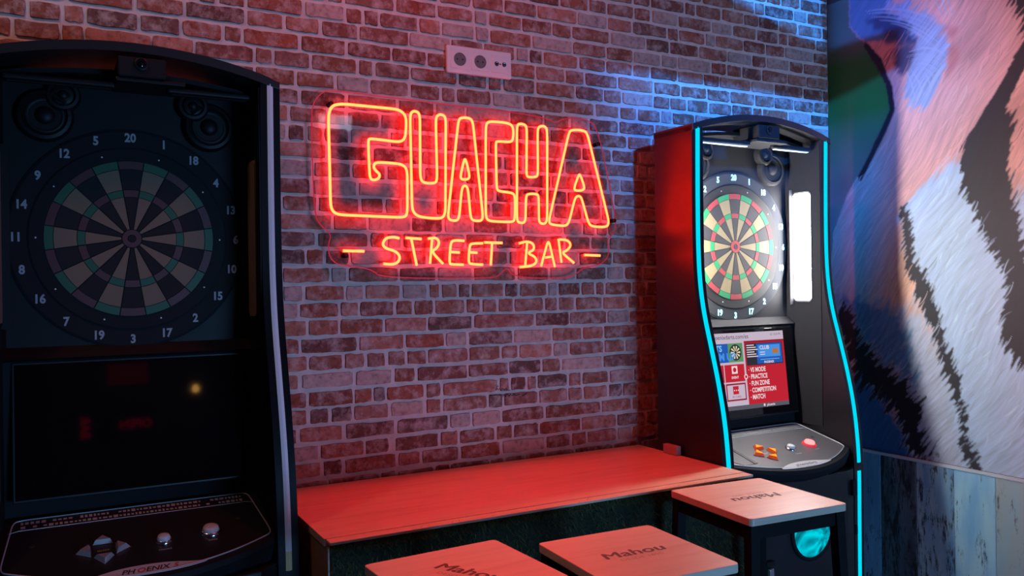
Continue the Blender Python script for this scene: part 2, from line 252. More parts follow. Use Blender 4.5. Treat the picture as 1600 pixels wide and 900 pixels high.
# bricks: every brick its own mesh; the 300 that show largest are single parts
PITCH, Z0 = .0533, 1.562
BR_COL = [(.42, .17, .12), (.36, .16, .12), (.33, .105, .062), (.27, .085, .055), (.36, .13, .085), (.22, .075, .055), (.30, .12, .09), (.38, .15, .10), (.19, .085, .07), (.31, .085, .05)]
def brick_geo(x0, x1, z0, z1):
    fr_ = [0, .08, .32, .56, .78, .93, 1]; L = x1-x0; Hh = z1-z0
    j = lambda a, b: random.uniform(a, b)
    xs_ = lambda: [x0+L*min(1, max(0, q+(j(-.05, .05) if 0 < q < 1 else 0))) for q in fr_]
    bot = [(x, z0+j(-.0016, .0026)) for x in xs_()]; top_ = [(x, z1-j(-.0016, .0026)) for x in xs_()[::-1]]
    bot[0] = (x0+j(0, .002), z0+j(.001, .005)); bot[-1] = (x1-j(0, .002), z0+j(.001, .005)); top_[0] = (x1-j(0, .002), z1-j(.001, .005)); top_[-1] = (x0+j(0, .002), z1-j(.001, .005))
    out = bot+[(x1+j(-.002, .0015), z0+Hh*j(.4, .6))]+top_+[(x0+j(-.0015, .002), z0+Hh*j(.4, .6))]
    cx, cz = (x0+x1)/2, (z0+z1)/2
    yo = YW+.002; yi = YW-random.uniform(.002, .005); tilt = random.uniform(-.001, .001)
    v = [(x, yo, z) for x, z in out]+[(cx+(x-cx)*(1-.003/L), yi+tilt*(1 if z > cz else -1), cz+(z-cz)*(1-.003/Hh)) for x, z in out]
    n = len(out); f = [(i, (i+1) % n, n+(i+1) % n, n+i) for i in range(n)]
    f.append((n+15, n+14, n+13, n+1, n)); f.append((n+8, n+7, n+6, n+5, n+9))
    for i in range(1, 5): f.append((n+14-i, n+13-i, n+i+1, n+i))
    return v, f
bricks = []
for k in range(-29, 30):
    z1 = Z0+PITCH*(k+1); z0 = Z0+PITCH*k   # row k lies above joint k
    if z0 > ZC: break
    z1 = min(z1, ZC)
    row = -k                       # row 0 above the base joint, row 1 the first below it
    js = []
    if 0 <= row < len(JOINTS): js = list(JOINTS[row])
    xs = []
    if js:
        x = js[0]
        while x > -.9: xs.insert(0, x); x -= random.choice((.065, .085, .115, .125, .14))
        xs = xs[:-1]+js; x = js[-1]+random.uniform(.06, .13)
    else:
        x = -.9+random.uniform(0, .1)
    while x < XW-.03: xs.append(x); x += random.choice((.055, .08, .11, .12, .13, .145, .165))
    xs.append(XW)
    wob = random.uniform(-.0015, .0015)
    for a, b in zip(xs, xs[1:]):
        g = random.uniform(.0035, .0075)
        if b-a < .02: continue
        bricks.append((a+g, b-g*.6, z0+random.uniform(.0045, .0065)+wob, z1-random.uniform(.0035, .0055)+wob))
def show(b):
    cx, cz = (b[0]+b[1])/2, (b[2]+b[3])/2
    v = Vector((cx, YW, cz))-CAMP; d = v.dot(fw)
    px = 800+1312*v.dot(r2)/d; py = 450-1312*v.dot(u2)/d
    if not (-30 < px < 1300 and -20 < py < 770): return 0
    if cz < 1.0: return 0
    if px < 440 and py > 66+(max(0, px-200)/240)**2*60: return 0
    if px > 1022 and py > 205: return 0
    if px > 1080 and py > 190: return 0
    return (b[1]-b[0])*(b[3]-b[2])*1e4/d**2
order = sorted(range(len(bricks)), key=lambda i: -show(bricks[i]))
single = set(order[:300])
sv, sf, scol = [], [], []
for i, b in enumerate(bricks):
    v, f = brick_geo(*b)
    c = np.array(random.choice(BR_COL))*random.uniform(.75, 1.2)
    if random.random() < .16: c = c*.45+np.array(MORTAR)*.5
    if i in single:
        o = mk('brick', v, f, M_brick, wb); setcol(o.data, [c]*len(v))
    elif b[3] > .75:
        o_ = len(sv); sv += v; sf += [tuple(q+o_ for q in t) for t in f]; scol += [c]*len(v)
bf = mk('brickwork', sv, sf, M_brick, wb); setcol(bf.data, scol); bf['kind'] = 'stuff'

sb_ = bmesh.new()
for p_ in SCRIB: add_tube(sb_, [(x, YW-.0052, z) for x, z in p_], .0011, False, 5)
frombm('marker_scribble', sb_, mat('marker_ink', (.01, .01, .012), .6), wb)['label'] = 'black marker scribble on the bricks'

# mural painted on the right wall: a fine flat mesh carrying the paint colours
def vnoise(x, y, seed):
    r = np.random.default_rng(seed); T = r.random((256, 256)).astype(np.float32)
    xi = np.floor(x).astype(int); yi = np.floor(y).astype(int); fx = x-xi; fy = y-yi
    fx = fx*fx*(3-2*fx); fy = fy*fy*(3-2*fy); g = lambda a, b: T[a & 255, b & 255]
    return (g(xi, yi)*(1-fx)+g(xi+1, yi)*fx)*(1-fy)+(g(xi, yi+1)*(1-fx)+g(xi+1, yi+1)*fx)*fy
def inpoly(x, y, P):
    r = np.zeros(x.shape, bool); n = len(P)
    for i in range(n):
        (x0, y0), (x1, y1) = P[i], P[(i+1) % n]
        if y0 == y1: continue
        c = ((y0 > y) != (y1 > y)) & (x < (x1-x0)*(y-y0)/(y1-y0)+x0); r ^= c
    return r
ST = .0026
gy = np.arange(1.42, 2.5005, ST); gz = np.arange(.915, 2.78, ST)
GY, GZ = np.meshgrid(gy, gz); U = -GY
def fur(ang, la, lc, seed):
    d = (math.cos(math.radians(ang)), math.sin(math.radians(ang)))
    bend = .02*np.sin(GZ*9+U*5)
    a = U*d[0]+GZ*d[1]; c = -U*d[1]+GZ*d[0]+bend
    return vnoise(a/la+50, c/lc+50, seed)-.5
f1 = fur(56, .11, .0060, 1); f2 = fur(48, .075, .0038, 2); f3 = fur(62, .16, .012, 3); f4 = fur(30, .07, .006, 4)
sp = (f1*1.0+f2*.8)
DX, DZ = math.cos(math.radians(55)), math.sin(math.radians(55))
def P(name, amp=.03, s=None):
    q = sp if s is None else s
    return inpoly(GY+DX*q*amp, GZ-DZ*q*amp, MUR[name])
def soft(mask, n):
    k = mask.astype(np.float32)
    for _ in range(n):
        k[1:-1] = (k[:-2]+2*k[1:-1]+k[2:])/4; k[:, 1:-1] = (k[:, :-2]+2*k[:, 1:-1]+k[:, 2:])/4
    return k[..., None]
A3 = lambda *c: np.array(c, np.float32)
big = vnoise(GY*7+9, GZ*7+3, 11)[..., None]
t = np.clip((GZ-1.95)/.35, 0, 1)[..., None]
colr = A3(.32, .40, .44)*(1-t)+A3(.02, .27, .05)*t
t2 = np.clip((GZ-2.5)/.1, 0, 1)[..., None]; colr = colr*(1-t2)+A3(.16, .26, .25)*t2
colr = colr*(.8+.4*big)
# body: pink fur turning pale lower down
body = soft(P('body', .012), 2)
pink = A3(1.10, .55, .49)*(.75+.5*big)
tl = np.clip((2.05-GZ)/.35, 0, 1)[..., None]
fb = pink*(1-tl)+A3(1.05, .62, .44)*tl
lft = np.clip((GY-2.17)/.12, 0, 1)[..., None]*np.clip((2.2-GZ)/.12, 0, 1)[..., None]
fb = fb*(1-lft)+A3(.68, .76, .76)*lft
streak = (1+.20*f1+.22*f2+.16*f3)[..., None]
colr = colr*(1-body)+fb*streak*body
def lay(name, col, amp, blur, s=None, tex=1.0, op=1.0):
    global colr
    k = soft(P(name, amp, s), blur)*op; colr = colr*(1-k)+(A3(*col)*(1+(streak-1)*tex))*k
lay('white', (.74, .94, 1.22), .10, 5)
lay('pale', (.72, .80, .98), .08, 14, None, 1.2)
lay('redacc', (.90, .28, .26), .05, 16, f3, .8, .7)
lay('bluefur', (.14, .36, .62), .09, 4, None, 1.8)
lay('blue', (.03, .20, .50), .05, 5, None, 1.0)
lay('nose', (.14, .32, .62), .01, 5, None, .6)
lay('noseshade', (.05, .07, .20), .05, 12, f4, .8, .9)
lay('tuft', (.55, .66, .95), .06, 5, f4, 1.6)
lay('tuftshade', (.13, .12, .22), .05, 8, f4, 1.0)
lay('outline', (.012, .014, .035), .006, 2, None, .4)
lay('patch', (.012, .012, .02), .075, 1, None, .6)
for q in ('stripe', 'stripetop'): lay(q, (.055, .045, .055), .055, 1, None, .25)
lay('thin', (.05, .045, .055), .045, 1, None, .3)
def stroke(pts, wd, col, op):
    pts = np.array(pts); y0, z0 = pts.min(0)-.012; y1, z1 = pts.max(0)+.012
    a0, a1 = np.searchsorted(gy, (y0, y1)); b0, b1 = np.searchsorted(gz, (z0, z1))
    if a1-a0 < 2 or b1-b0 < 2: return
    yy, zz = GY[b0:b1, a0:a1], GZ[b0:b1, a0:a1]; k = np.zeros(yy.shape); n = len(pts)-1
    for i in range(n):
        p, q = pts[i], pts[i+1]; d = q-p; t = np.clip(((yy-p[0])*d[0]+(zz-p[1])*d[1])/max(1e-9, d@d), 0, 1)
        s_ = (i+t)/n; w_ = wd*np.sin(np.pi*np.clip(s_*.92+.06, 0, 1))**.8
        k = np.maximum(k, np.clip(1.2-np.hypot(yy-p[0]-t*d[0], zz-p[1]-t*d[1])/np.maximum(w_, 1e-4)*.8, 0, 1))
    k = np.clip(k, 0, 1)[..., None]*op; colr[b0:b1, a0:a1] = colr[b0:b1, a0:a1]*(1-k)+A3(*col)*k
def bez(p): a, b, c = [np.array(q) for q in p]; return [a*(1-t)**2+2*b*t*(1-t)+c*t*t for t in np.linspace(0, 1, 8)]
for w_ in WISPS:
    for _ in range(3): stroke(np.array(bez(w_))+RNG.normal(0, .003, 2), .0020, (.66, .82, 1.05), .42)
# loose brush strokes of fur over the painted body
mpink = inpoly(GY, GZ, MUR['body']); mdark = P('stripe', 0)|P('thin', 0)|P('patch', 0)|P('nose', 0)|P('stripetop', 0)|P('tuft', 0)
for _ in range(1500):
    i_, j_ = RNG.integers(0, len(gz)), RNG.integers(0, len(gy))
    if not mpink[i_, j_] or mdark[i_, j_]: continue
    y_, z_ = gy[j_], gz[i_]; an = math.radians(RNG.normal(54, 9)); L_ = RNG.uniform(.03, .085); cu = RNG.normal(0, .010)
    e = np.array((-math.cos(an), math.sin(an)))*L_; nrm_ = np.array((e[1], -e[0]))/L_
    p0_ = np.array((y_, z_)); base = colr[i_, j_]
    col_ = base*RNG.uniform(1.15, 1.4) if RNG.random() < .68 else base*RNG.uniform(.72, .88)
    stroke(bez((p0_, p0_+e*.5+nrm_*cu, p0_+e)), RNG.uniform(.0015, .003), col_, RNG.uniform(.5, .85))
colr = np.clip(colr*.66, .006, .92)
ny, nz = len(gy), len(gz)
mv = np.stack([np.full(GY.size, XW-.0015), GY.ravel(), GZ.ravel()], 1)
ii = np.arange(ny*nz).reshape(nz, ny)
mf = np.stack([ii[:-1, :-1], ii[1:, :-1], ii[1:, 1:], ii[:-1, 1:]], -1).reshape(-1, 4)
me = bpy.data.meshes.new('mural'); me.vertices.add(len(mv)); me.vertices.foreach_set('co', mv.astype(np.float32).ravel())
me.loops.add(mf.size); me.loops.foreach_set('vertex_index', mf.ravel().astype(np.int32))
me.polygons.add(len(mf)); me.polygons.foreach_set('loop_start', np.arange(0, mf.size, 4, dtype=np.int32))
me.update(calc_edges=True); me.validate()
mo = link('mural', me, M_mural, wr); setcol(me, colr.reshape(-1, 3)); mo['label'] = 'painted mural of striped white animal fur'

# weathered planks of the wainscot and the pale strip along their top
def plank_mat(name, c1, c2, dark, seed, thr):
    M = bpy.data.materials.new(name); M.use_nodes = True; N = M.node_tree.nodes; L = M.node_tree.links; b = N['Principled BSDF']
    tc = N.new('ShaderNodeNewGeometry'); mp = N.new('ShaderNodeMapping'); mp.inputs['Scale'].default_value = (1, 5, 1.1); mp.inputs['Location'].default_value = (seed, seed*2, seed*3)
    L.new(tc.outputs['Position'], mp.inputs[0])
    n1 = N.new('ShaderNodeTexNoise'); n1.inputs['Scale'].default_value = 3.2; n1.inputs['Detail'].default_value = 4; L.new(mp.outputs[0], n1.inputs['Vector'])
    n2 = N.new('ShaderNodeTexNoise'); n2.inputs['Scale'].default_value = 7; n2.inputs['Detail'].default_value = 12; n2.inputs['Roughness'].default_value = .82; L.new(mp.outputs[0], n2.inputs['Vector'])
    r1 = ramp(N, [(.35, c1), (.65, c2)]); L.new(n1.outputs['Fac'], r1.inputs[0])
    r2_ = ramp(N, [(thr-.03, (0, 0, 0)), (thr+.03, (1, 1, 1))]); L.new(n2.outputs['Fac'], r2_.inputs[0])
    mx = N.new('ShaderNodeMixRGB'); L.new(r2_.outputs[0], mx.inputs[0]); L.new(r1.outputs[0], mx.inputs[1]); mx.inputs[2].default_value = (*dark, 1)
    L.new(mx.outputs[0], b.inputs['Base Color']); b.inputs['Roughness'].default_value = .6
    bp = N.new('ShaderNodeBump'); bp.inputs['Strength'].default_value = .3; bp.inputs['Distance'].default_value = .002; L.new(n2.outputs['Fac'], bp.inputs['Height']); L.new(bp.outputs[0], b.inputs['Normal'])
    return M
PM = [plank_mat('plank_blue', (0.115, 0.335, 0.559), (0.230, 0.502, 0.679), (0.023, 0.050, 0.080), 1, .56), plank_mat('plank_dark', (.07, .10, .115), (.15, .22, .26), (.022, .024, .028), 2, .52),
      plank_mat('plank_worn', (0.185, 0.402, 0.638), (0.485, 0.703, 0.718), (0.035, 0.050, 0.070), 3, .55), plank_mat('plank_pale', (0.253, 0.570, 0.839), (0.461, 0.769, 0.900), (0.058, 0.100, 0.140), 4, .60),
      plank_mat('plank_brown', (0.415, 0.518, 0.500), (0.346, 0.553, 0.659), (0.082, 0.084, 0.080), 5, .60)]
ys = [2.5, 2.412, 2.255, 2.098, 1.943, 1.787, 1.63, 1.474, 1.317, 1.16, 1.0, .84, .68]
pm = [0, 0, 1, 2, 3, 4, 2, 0, 3, 1, 4, 2]
for a, b, q in zip(ys, ys[1:], pm):
    box('plank', (XW-.012, b+.0012, 0), (XW, a-.0012, .902), PM[q], wr, .0015, 1)
mj = mat('pale_seam', (.45, .58, .66), .5)
for a in ys[1:-1]: box('seam_bead', (XW-.0095, a-.0012, 0), (XW, a+.0012, .9), mj, wr)
struct(box('trim_1', (XW-.016, .68, .902), (XW-.0016, 2.5, .914), mat('pale_trim', (.62, .68, .74), .45), None, .002, 1), 'thin pale strip along the top of the planks')

# ---------------------------------------------------------------- electronic dart machines
HW, TK = .343, .05                       # half width, side panel thickness
FRONT = [(-.010, 2.135), (-.006, 1.9), (-.006, 1.72), (-.013, 1.6), (-.030, 1.5), (-.060, 1.39), (-.090, 1.28), (-.114, 1.17), (-.129, 1.06), (-.137, .93), (-.136, .72), (-.135, .5), (-.135, .03)]
def catmull(P_, n=5):
    P_ = [Vector(p) for p in P_]; Q = [P_[0]]+P_+[P_[-1]]; o = []
    for i in range(1, len(Q)-2):
        for k in range(n):
            t = k/n; a, b, c, d = Q[i-1:i+3]
            o.append(.5*((2*b)+(c-a)*t+(2*a-5*b+4*c-d)*t*t+(3*b-a-3*c+d)*t**3))
    return [tuple(q) for q in o]+[tuple(P_[-1])]
FC = catmull(FRONT)
def deck_z(y): return 1.0+.28*(y+.107)
def on_deck(x, y, h=0): return Vector((x, y-h*.27, deck_z(y)+h*.963))
NUMS = [20, 1, 18, 4, 13, 6, 10, 15, 2, 17, 3, 19, 7, 16, 8, 11, 14, 9, 12, 5]
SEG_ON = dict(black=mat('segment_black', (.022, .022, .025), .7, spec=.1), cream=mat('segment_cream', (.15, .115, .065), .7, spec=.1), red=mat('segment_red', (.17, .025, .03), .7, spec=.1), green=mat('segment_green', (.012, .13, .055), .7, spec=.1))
SEG_OFF = dict(black=SEG_ON['black'], cream=mat('segment_cream_shaded', (.17, .11, .065), .6), red=mat('segment_red_shaded', (.07, .01, .014), .5), green=mat('segment_green_shaded', (.01, .085, .035), .5))  # copies for the off machine, its dimmer light put into the colours
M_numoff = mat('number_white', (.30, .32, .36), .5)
M_numon = mat('number_cyan', (.35, .75, .85), .5, emit=(.10, .75, .95), estr=.55)
M_orange = emis('orange_button', (1.0, .22, .012), 2.3); M_orangeb = mat('orange_base', (.30, .07, .03), .3, emit=(1, .08, .0), estr=.35)
M_redlit = emis('red_button', (1.0, .16, .16), 3.2); M_redb = mat('red_button_ring', (.3, .02, .03), .3, emit=(1, .02, .05), estr=.6)
M_btn = mat('button_white', (.62, .68, .72), .3); M_arrow = mat('arrow_silver', (.42, .42, .44), .3, .4)
M_badge = mat('badge_silver', (.55, .56, .60), .35); M_logo = mat('logo_black', (.02, .02, .025), .5); M_logor = mat('logo_red', (.5, .02, .04), .5)
M_deckprint = mat('deck_print', (.22, .23, .25), .5)
M_panelface = mat('control_face', (.10, .10, .11), .4)
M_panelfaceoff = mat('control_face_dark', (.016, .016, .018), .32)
def scr(name, c, s=1.0): return emis('display_'+name, c, s)
SCM = None
def machine(cx, on, label, rz=0):
    R = empty('dart_machine', (cx, 2.2, 0), rz); tag(R, label, 'dart machine')
    yb = .187
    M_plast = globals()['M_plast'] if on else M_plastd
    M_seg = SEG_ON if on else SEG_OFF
    inn = HW-TK
    # side panels, each carrying LED strips
    for s in (-1, 1):
        poly = [(y, z) for y, z in FC]+[(yb, .03), (yb, 2.135)]
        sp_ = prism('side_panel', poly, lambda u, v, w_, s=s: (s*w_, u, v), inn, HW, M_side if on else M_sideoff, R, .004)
        for (za, zb, mm) in (((.945, 2.128, M_cyan), (.05, .915, M_cyan)) if on else ((.962, 2.128, M_stripoff), (.915, .962, M_stripend))):
            pts = [(y, z) for y, z in FC if za < z < zb]
            def fy(z):
                for (y0, z0), (y1, z1) in zip(FC, FC[1:]):
                    if z1 <= z <= z0: return y0+(y1-y0)*(z0-z)/max(1e-6, z0-z1)
            pts = [(fy(zb), zb)]+pts+[(fy(za), za)]
            bm = bmesh.new(); c_ = s*(HW-TK*.5); hw = .0085 if on else .0075
            vs = [[bm.verts.new((c_+q*hw, y+d, z)) for q, d in ((-1, .004), (-1, -.002), (0, -.0045), (1, -.002), (1, .004))] for y, z in pts]
            for a, b in zip(vs, vs[1:]):
                for k in range(4): bm.faces.new((a[k], a[k+1], b[k+1], b[k]))
            bm.faces.new(vs[0]); bm.faces.new(vs[-1][::-1])
            frombm('led_strip', bm, mm, R)
        # flared inner wall with the light panel set into it and a cove towards the back board
        FLR = .03; wx = lambda y, d=0: inn-.003-FLR*(y+.006)-d
        pw = [(inn+.001, -.004), (wx(-.004), -.004), (wx(.118), .118), (wx(.118)-.002, .142), (wx(.118)-.008, .150), (inn+.001, .150)]
        prism('inner_wall', pw, lambda u, v, w_, s=s: (s*u, v, w_), 1.06, 2.118, M_plast, R)
        def onw(y, z, d): return Vector((s*(wx(y)-d), y-d*FLR*0, z))
        rc = [(.0785+.0385*a, 1.735+.204*b) for a, b in ((-.75, -1), (.75, -1), (1, -.955), (1, .955), (.75, 1), (-.75, 1), (-1, .955), (-1, -.955))]
        prism('light_panel', rc, lambda u, v, w_: onw(u, v, w_), -.002, .003, M_lightpanel if on else M_lightoff, R)
        rb = [(.0785+.043*a, 1.735+.2105*b) for a, b in ((-.75, -1), (.75, -1), (1, -.955), (1, .955), (.75, 1), (-.75, 1), (-1, .955), (-1, -.955))]
        prism('light_lip', [(.1205, 1.515), (.1245, 1.515), (.1245, 1.955), (.1205, 1.955)], lambda u, v, w_: onw(u, v, w_), -.001, .020, M_plast, R)  # lip added to keep the panel light off the near board
        tube('light_bezel', [onw(y, z, .0) for y, z in rb], .0026, M_plast, R, True, 6)
    # back board and hood
    box('back_board', (-inn, .15, 1.40), (inn, .185, 2.14), M_plast, R)
    arc = [(-HW+2*HW*k/16, 2.137+.056*(1-(2*k/16-1)**2)) for k in range(17)]
    prism('hood', arc+[(x, z-.022) for x, z in arc[::-1]], lambda u, v, w_: (u, w_, v), -.014, .19, M_blackp, R, .003)
    arc2 = [(-inn+2*inn*k/12, 2.106+.028*(1-(2*k/12-1)**2)) for k in range(13)]
    prism('hood_liner', arc2+[(x, z+.012) for x, z in arc2[::-1]], lambda u, v, w_: (u, w_, v), .075, .15, M_plast, R, .002)
    for a, b in ((-.275, -.04), (.075, .275)):
        box('lamp_bar', (a, .018, 2.088), (b, .040, 2.104), M_plast, R, .006, 3)
        box('lamp_tube', (a+.01, .022, 2.0845), (b-.01, .036, 2.0885), M_stripoff if on else M_darkp, R, .0015, 1)
    cb = box('camera_box', (-.036, -.016, 2.112), (.070, .11, 2.160), M_darkp, R, .004, 2)
    Mx = axis_to((.014, -.0165, 2.143), (0, -1, 0))
    lathe('lens_ring', [(.0155, -.002), (.0155, .004), (.012, .0055), (.0105, .001)], Mx, M_plast, cb, 20)
    lathe('lens', [(.0105, .0), (.006, .0025), (0, .0035)], Mx, M_glass, cb, 16, True)
    box('camera_tray', (-.042, -.012, 2.100), (.115, .12, 2.1115), M_plast, R, .004, 2)
    # speaker pods
    for s in (-1, 1):
        pod = lathe('speaker_pod', [(.064, -.002), (.064, .014), (.058, .022), (.050, .024), (.046, .017)], axis_to((s*.190, .15, 2.032), (0, -1, 0)), M_plast, R, 28)
        lathe('woofer', [(.047, .015), (.042, .021), (.034, .016), (.024, .013), (.021, .021), (.012, .026), (0, .028)], axis_to((s*.190, .15, 2.032), (0, -1, 0)), M_plast, pod, 24, True)
        tw = lathe('tweeter_pod', [(.040, -.002), (.040, .018), (.035, .026), (.028, .027), (.025, .019)], axis_to((s*.150, .15, 2.084), (0, -1, 0)), M_plast, R, 24)
        lathe('tweeter', [(.026, .018), (.022, .023), (.014, .018), (.011, .025), (0, .029)], axis_to((s*.150, .15, 2.084), (0, -1, 0)), M_plast, tw, 20, True)
    # number ring and board
    BZ = 1.735
    Mb = Matrix(((1, 0, 0, 0), (0, 0, -1, .15), (0, 1, 0, BZ), (0, 0, 0, 1)))     # local x,y in board plane, z towards the room
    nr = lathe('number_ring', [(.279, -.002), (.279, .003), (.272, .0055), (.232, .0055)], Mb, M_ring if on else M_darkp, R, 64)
    su = lathe('board_surround', [(.232, .004), (.232, .007), (.228, .0085), (.198, .0085)], Mb, M_darkp, R, 64)
    for k in range(10):
        q = math.pi/10+k*math.pi/5
        lathe('screw', [(.0022, .0085), (.0022, .0092), (0, .0096)], Mb @ Matrix.Translation((.214*math.sin(q), .214*math.cos(q), 0)), M_silver, su, 8)
    for k, nme in enumerate(NUMS):
        q = k*math.pi/10; v, f = text_data(str(nme), .030, .0011, 0, .0006, 'CENTER', .88)
        T = Mb @ Matrix.Translation((.256*math.sin(q), .256*math.cos(q), .0062))
        mk('number', [T @ Vector(p) for p in v], f, M_numon if on else M_numoff, nr)
    bd = lathe('dartboard', [(.199, .0), (.199, .006), (.0, .006)], Mb, M_blackp, R, 64)
    def seg(r0, r1, k, mt, h):
        n = 4; q0 = (k-.5)*math.pi/10; q1 = (k+.5)*math.pi/10; g = .0013
        P_ = []
        for r_, rng in ((r0, range(n+1)), (r1, range(n, -1, -1))):
            for j in rng:
                a = q0+g/r_+(q1-q0-2*g/r_)*j/n; P_.append((r_*math.sin(a), r_*math.cos(a)))
        nn = len(P_); cxx = sum(p[0] for p in P_)/nn; cyy = sum(p[1] for p in P_)/nn
        v = [Mb @ Vector((x, y, .006)) for x, y in P_]+[Mb @ Vector((x, y, h)) for x, y in P_]
        f = [(i, (i+1) % nn, nn+(i+1) % nn, nn+i) for i in range(nn)]
        m_ = n+1
        f += [(nn+i, nn+i+1, nn+nn-2-i, nn+nn-1-i) for i in range(n)]
        mk('segment', v, f, mt, bd)
    for k in range(20):
        ev = k % 2 == 0
        seg(.0245, .1055, k, M_seg['black' if ev else 'cream'], .010)
        seg(.1065, .1235, k, M_seg['red' if ev else 'green'], .0108)
        seg(.1250, .1755, k, M_seg['black' if ev else 'cream'], .010)
        seg(.1770, .1965, k, M_seg['red' if ev else 'green'], .0108)
    lathe('bull_ring', [(.0225, .006), (.0225, .0115), (.010, .0115), (.0095, .008)], Mb, M_seg['red'], bd, 24)
    lathe('bull', [(.0085, .006), (.0085, .011), (0, .0112)], Mb, M_seg['black'], bd, 16)
    # grid wires radiating over the board
    # screen
    def sxy(x, t, h=0):    # t 0 bottom .. 1 top of the bezel
        return Vector((x, .088+.034*t-h, 1.105+.330*t+h*.1))
    bm = bmesh.new(); add_prism(bm, [(-.268, 0), (.268, 0), (.268, 1), (-.268, 1)], lambda u, v, w_: sxy(u, v, w_), -.02, 0, .003)
    scn = frombm('screen', bm, M_blackp, R)
    bm = bmesh.new(); add_prism(bm, [(-.262, .02), (.262, .02), (.262, .98), (-.262, .98)], lambda u, v, w_: sxy(u, v, w_), -.005, .002, .0008)
    gl = frombm('screen_glass', bm, M_glass, scn)
    if on: display(scn, sxy)
    prism('screen_ledge', [(.124, 1.436), (.116, 1.442), (.152, 1.470), (.152, 1.436)], lambda u, v, w_: (w_, u, v), -inn, inn, M_plast, R)
    box('screen_surround', (-inn, .126, 1.06), (inn, .186, 1.45), M_darkp, R)
    # control deck: sloping, with a bowed front
    hx = inn-.001
    def arcx(y0, ymid, n=20): return [(-hx+2*hx*k/n, y0-(y0-ymid)*(1-(2*k/n-1)**2)) for k in range(n+1)]
    fa = arcx(-.118, -.206)
    deck = [(-hx, .128)]+fa+[(hx, .128)]
    bm = bmesh.new()
    top = [bm.verts.new(on_deck(x, y)) for x, y in deck]
    lip = [bm.verts.new(on_deck(x, y*1.0-(.006 if 0 < i < len(deck)-1 else 0), -.012)) for i, (x, y) in enumerate(deck)]
    low = [bm.verts.new(Vector((x*.985, (y+.012 if 0 < i < len(deck)-1 else y), deck_z(-.12)-.055))) for i, (x, y) in enumerate(deck)]
    und = [bm.verts.new(Vector((x*.97, (y*.8+.005 if 0 < i < len(deck)-1 else y), deck_z(-.12)-.085))) for i, (x, y) in enumerate(deck)]
    n = len(deck); bm.faces.new(top)
    for A, B in ((top, lip), (lip, low), (low, und)):
        for i in range(n): bm.faces.new((A[i], B[i], B[(i+1) % n], A[(i+1) % n]))
    bm.faces.new(und[::-1])
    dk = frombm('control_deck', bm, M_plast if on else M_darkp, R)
    fa2 = [(x*.985, y+.012) for x, y in arcx(-.112, -.198)]
    pan = [(-.268, .106)]+fa2+[(.268, .106)]
    pan = [tuple(p) for p in chaikin([Vector((a, b)) for a, b in pan], 3)]
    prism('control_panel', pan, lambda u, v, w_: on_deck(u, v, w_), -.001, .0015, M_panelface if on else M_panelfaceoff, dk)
    tube('panel_border', [on_deck(x, y, .0018) for x, y in pan], .0019, M_silver, dk, True, 6)
    inner = [(-.262, .060), (.262, .060)]
    tube('panel_line', [on_deck(-.277, .052, .0017), on_deck(-.255, .060, .0017), on_deck(.255, .060, .0017), on_deck(.277, .052, .0017)], .0011, M_silver, dk, False, 6)
    v_, f_ = [], []
    for rw, yy in ((0, .090), (1, .072)):
        x = -.252
        while x < .25:
            wd = random.uniform(.004, .010)
            if random.random() < .88:
                b0 = len(v_); hh = random.uniform(.003, .006)
                v_ += [on_deck(x, yy-hh, .0019), on_deck(x+wd, yy-hh, .0019), on_deck(x+wd, yy+hh, .0019), on_deck(x, yy+hh, .0019)]; f_.append((b0, b0+1, b0+2, b0+3))
            x += wd+.0035
    pr = mk('panel_print', v_, f_, M_deckprint if on else M_silver, dk); pr['kind'] = 'stuff'
    # arrow buttons
    ax, ay = -.085, -.072
    for dx, dy in ((0, 1), (0, -1), (-1, 0), (1, 0)):
        px_, py_ = dy, -dx
        tri = lambda e: [(ax+dx*(.026+e*.6)+px_*(.021-e), ay+dy*(.026+e*.6)+py_*(.021-e)), (ax+dx*(.056-e*1.5), ay+dy*(.056-e*1.5)), (ax+dx*(.026+e*.6)-px_*(.021-e), ay+dy*(.026+e*.6)-py_*(.021-e))]
        t0, t1, t2 = tri(-.0015), tri(0), tri(.006)
        if dx < 0 or dx > 0: pass
        ab = prism('arrow_bezel', t0, lambda u, v, w_: on_deck(u, v, w_), .0012, .003, M_chrome, dk, .0005)
        v = [on_deck(a, b, .003) for a, b in t1]+[on_deck(a, b, .013) for a, b in t2]
        mk('arrow_button', v, [(0, 1, 4, 3), (1, 2, 5, 4), (2, 0, 3, 5)], M_orangeb if on else M_arrow, dk)
        o_ = mk('arrow_cap', [on_deck(a, b, .0128) for a, b in t2]+[on_deck(a, b, .0135) for a, b in t2], [(0, 1, 4, 3), (1, 2, 5, 4), (2, 0, 3, 5), (3, 4, 5)], M_orange if on else M_arrow, dk)
    nrm = Vector((0, -.27, .963))
    for bx, by, r_, mm, mb in ((.043, -.068, .0145, M_btn, M_chrome), (.150, -.058, .0190, M_redlit if on else M_btn, M_redb if on else M_chrome)):
        A_ = axis_to(on_deck(bx, by), nrm)
        lathe('button_ring', [(r_*1.36, 0), (r_*1.36, .004), (r_*1.18, .009), (r_*1.02, .009), (r_*1.0, .004)], A_, M_chrome if mm is M_btn else mb, dk, 28, True)
        lathe('push_button', [(r_*.98, .002), (r_*.98, .012), (r_*.88, .016), (r_*.4, .0175), (0, .0175)], A_, mm, dk, 24, True)
        v, f = text_data('CHANGE' if bx < .1 else 'ENTER', .007, .0001)
        T = on_deck(bx, by-.036, .0018); mk('button_caption', [T+Vector((p[0], p[1]*.963, p[1]*.27)) for p in v], f, M_silver, dk)
    v, f = text_data('SELECT', .008, .0001); T = on_deck(ax, ay, .0018)
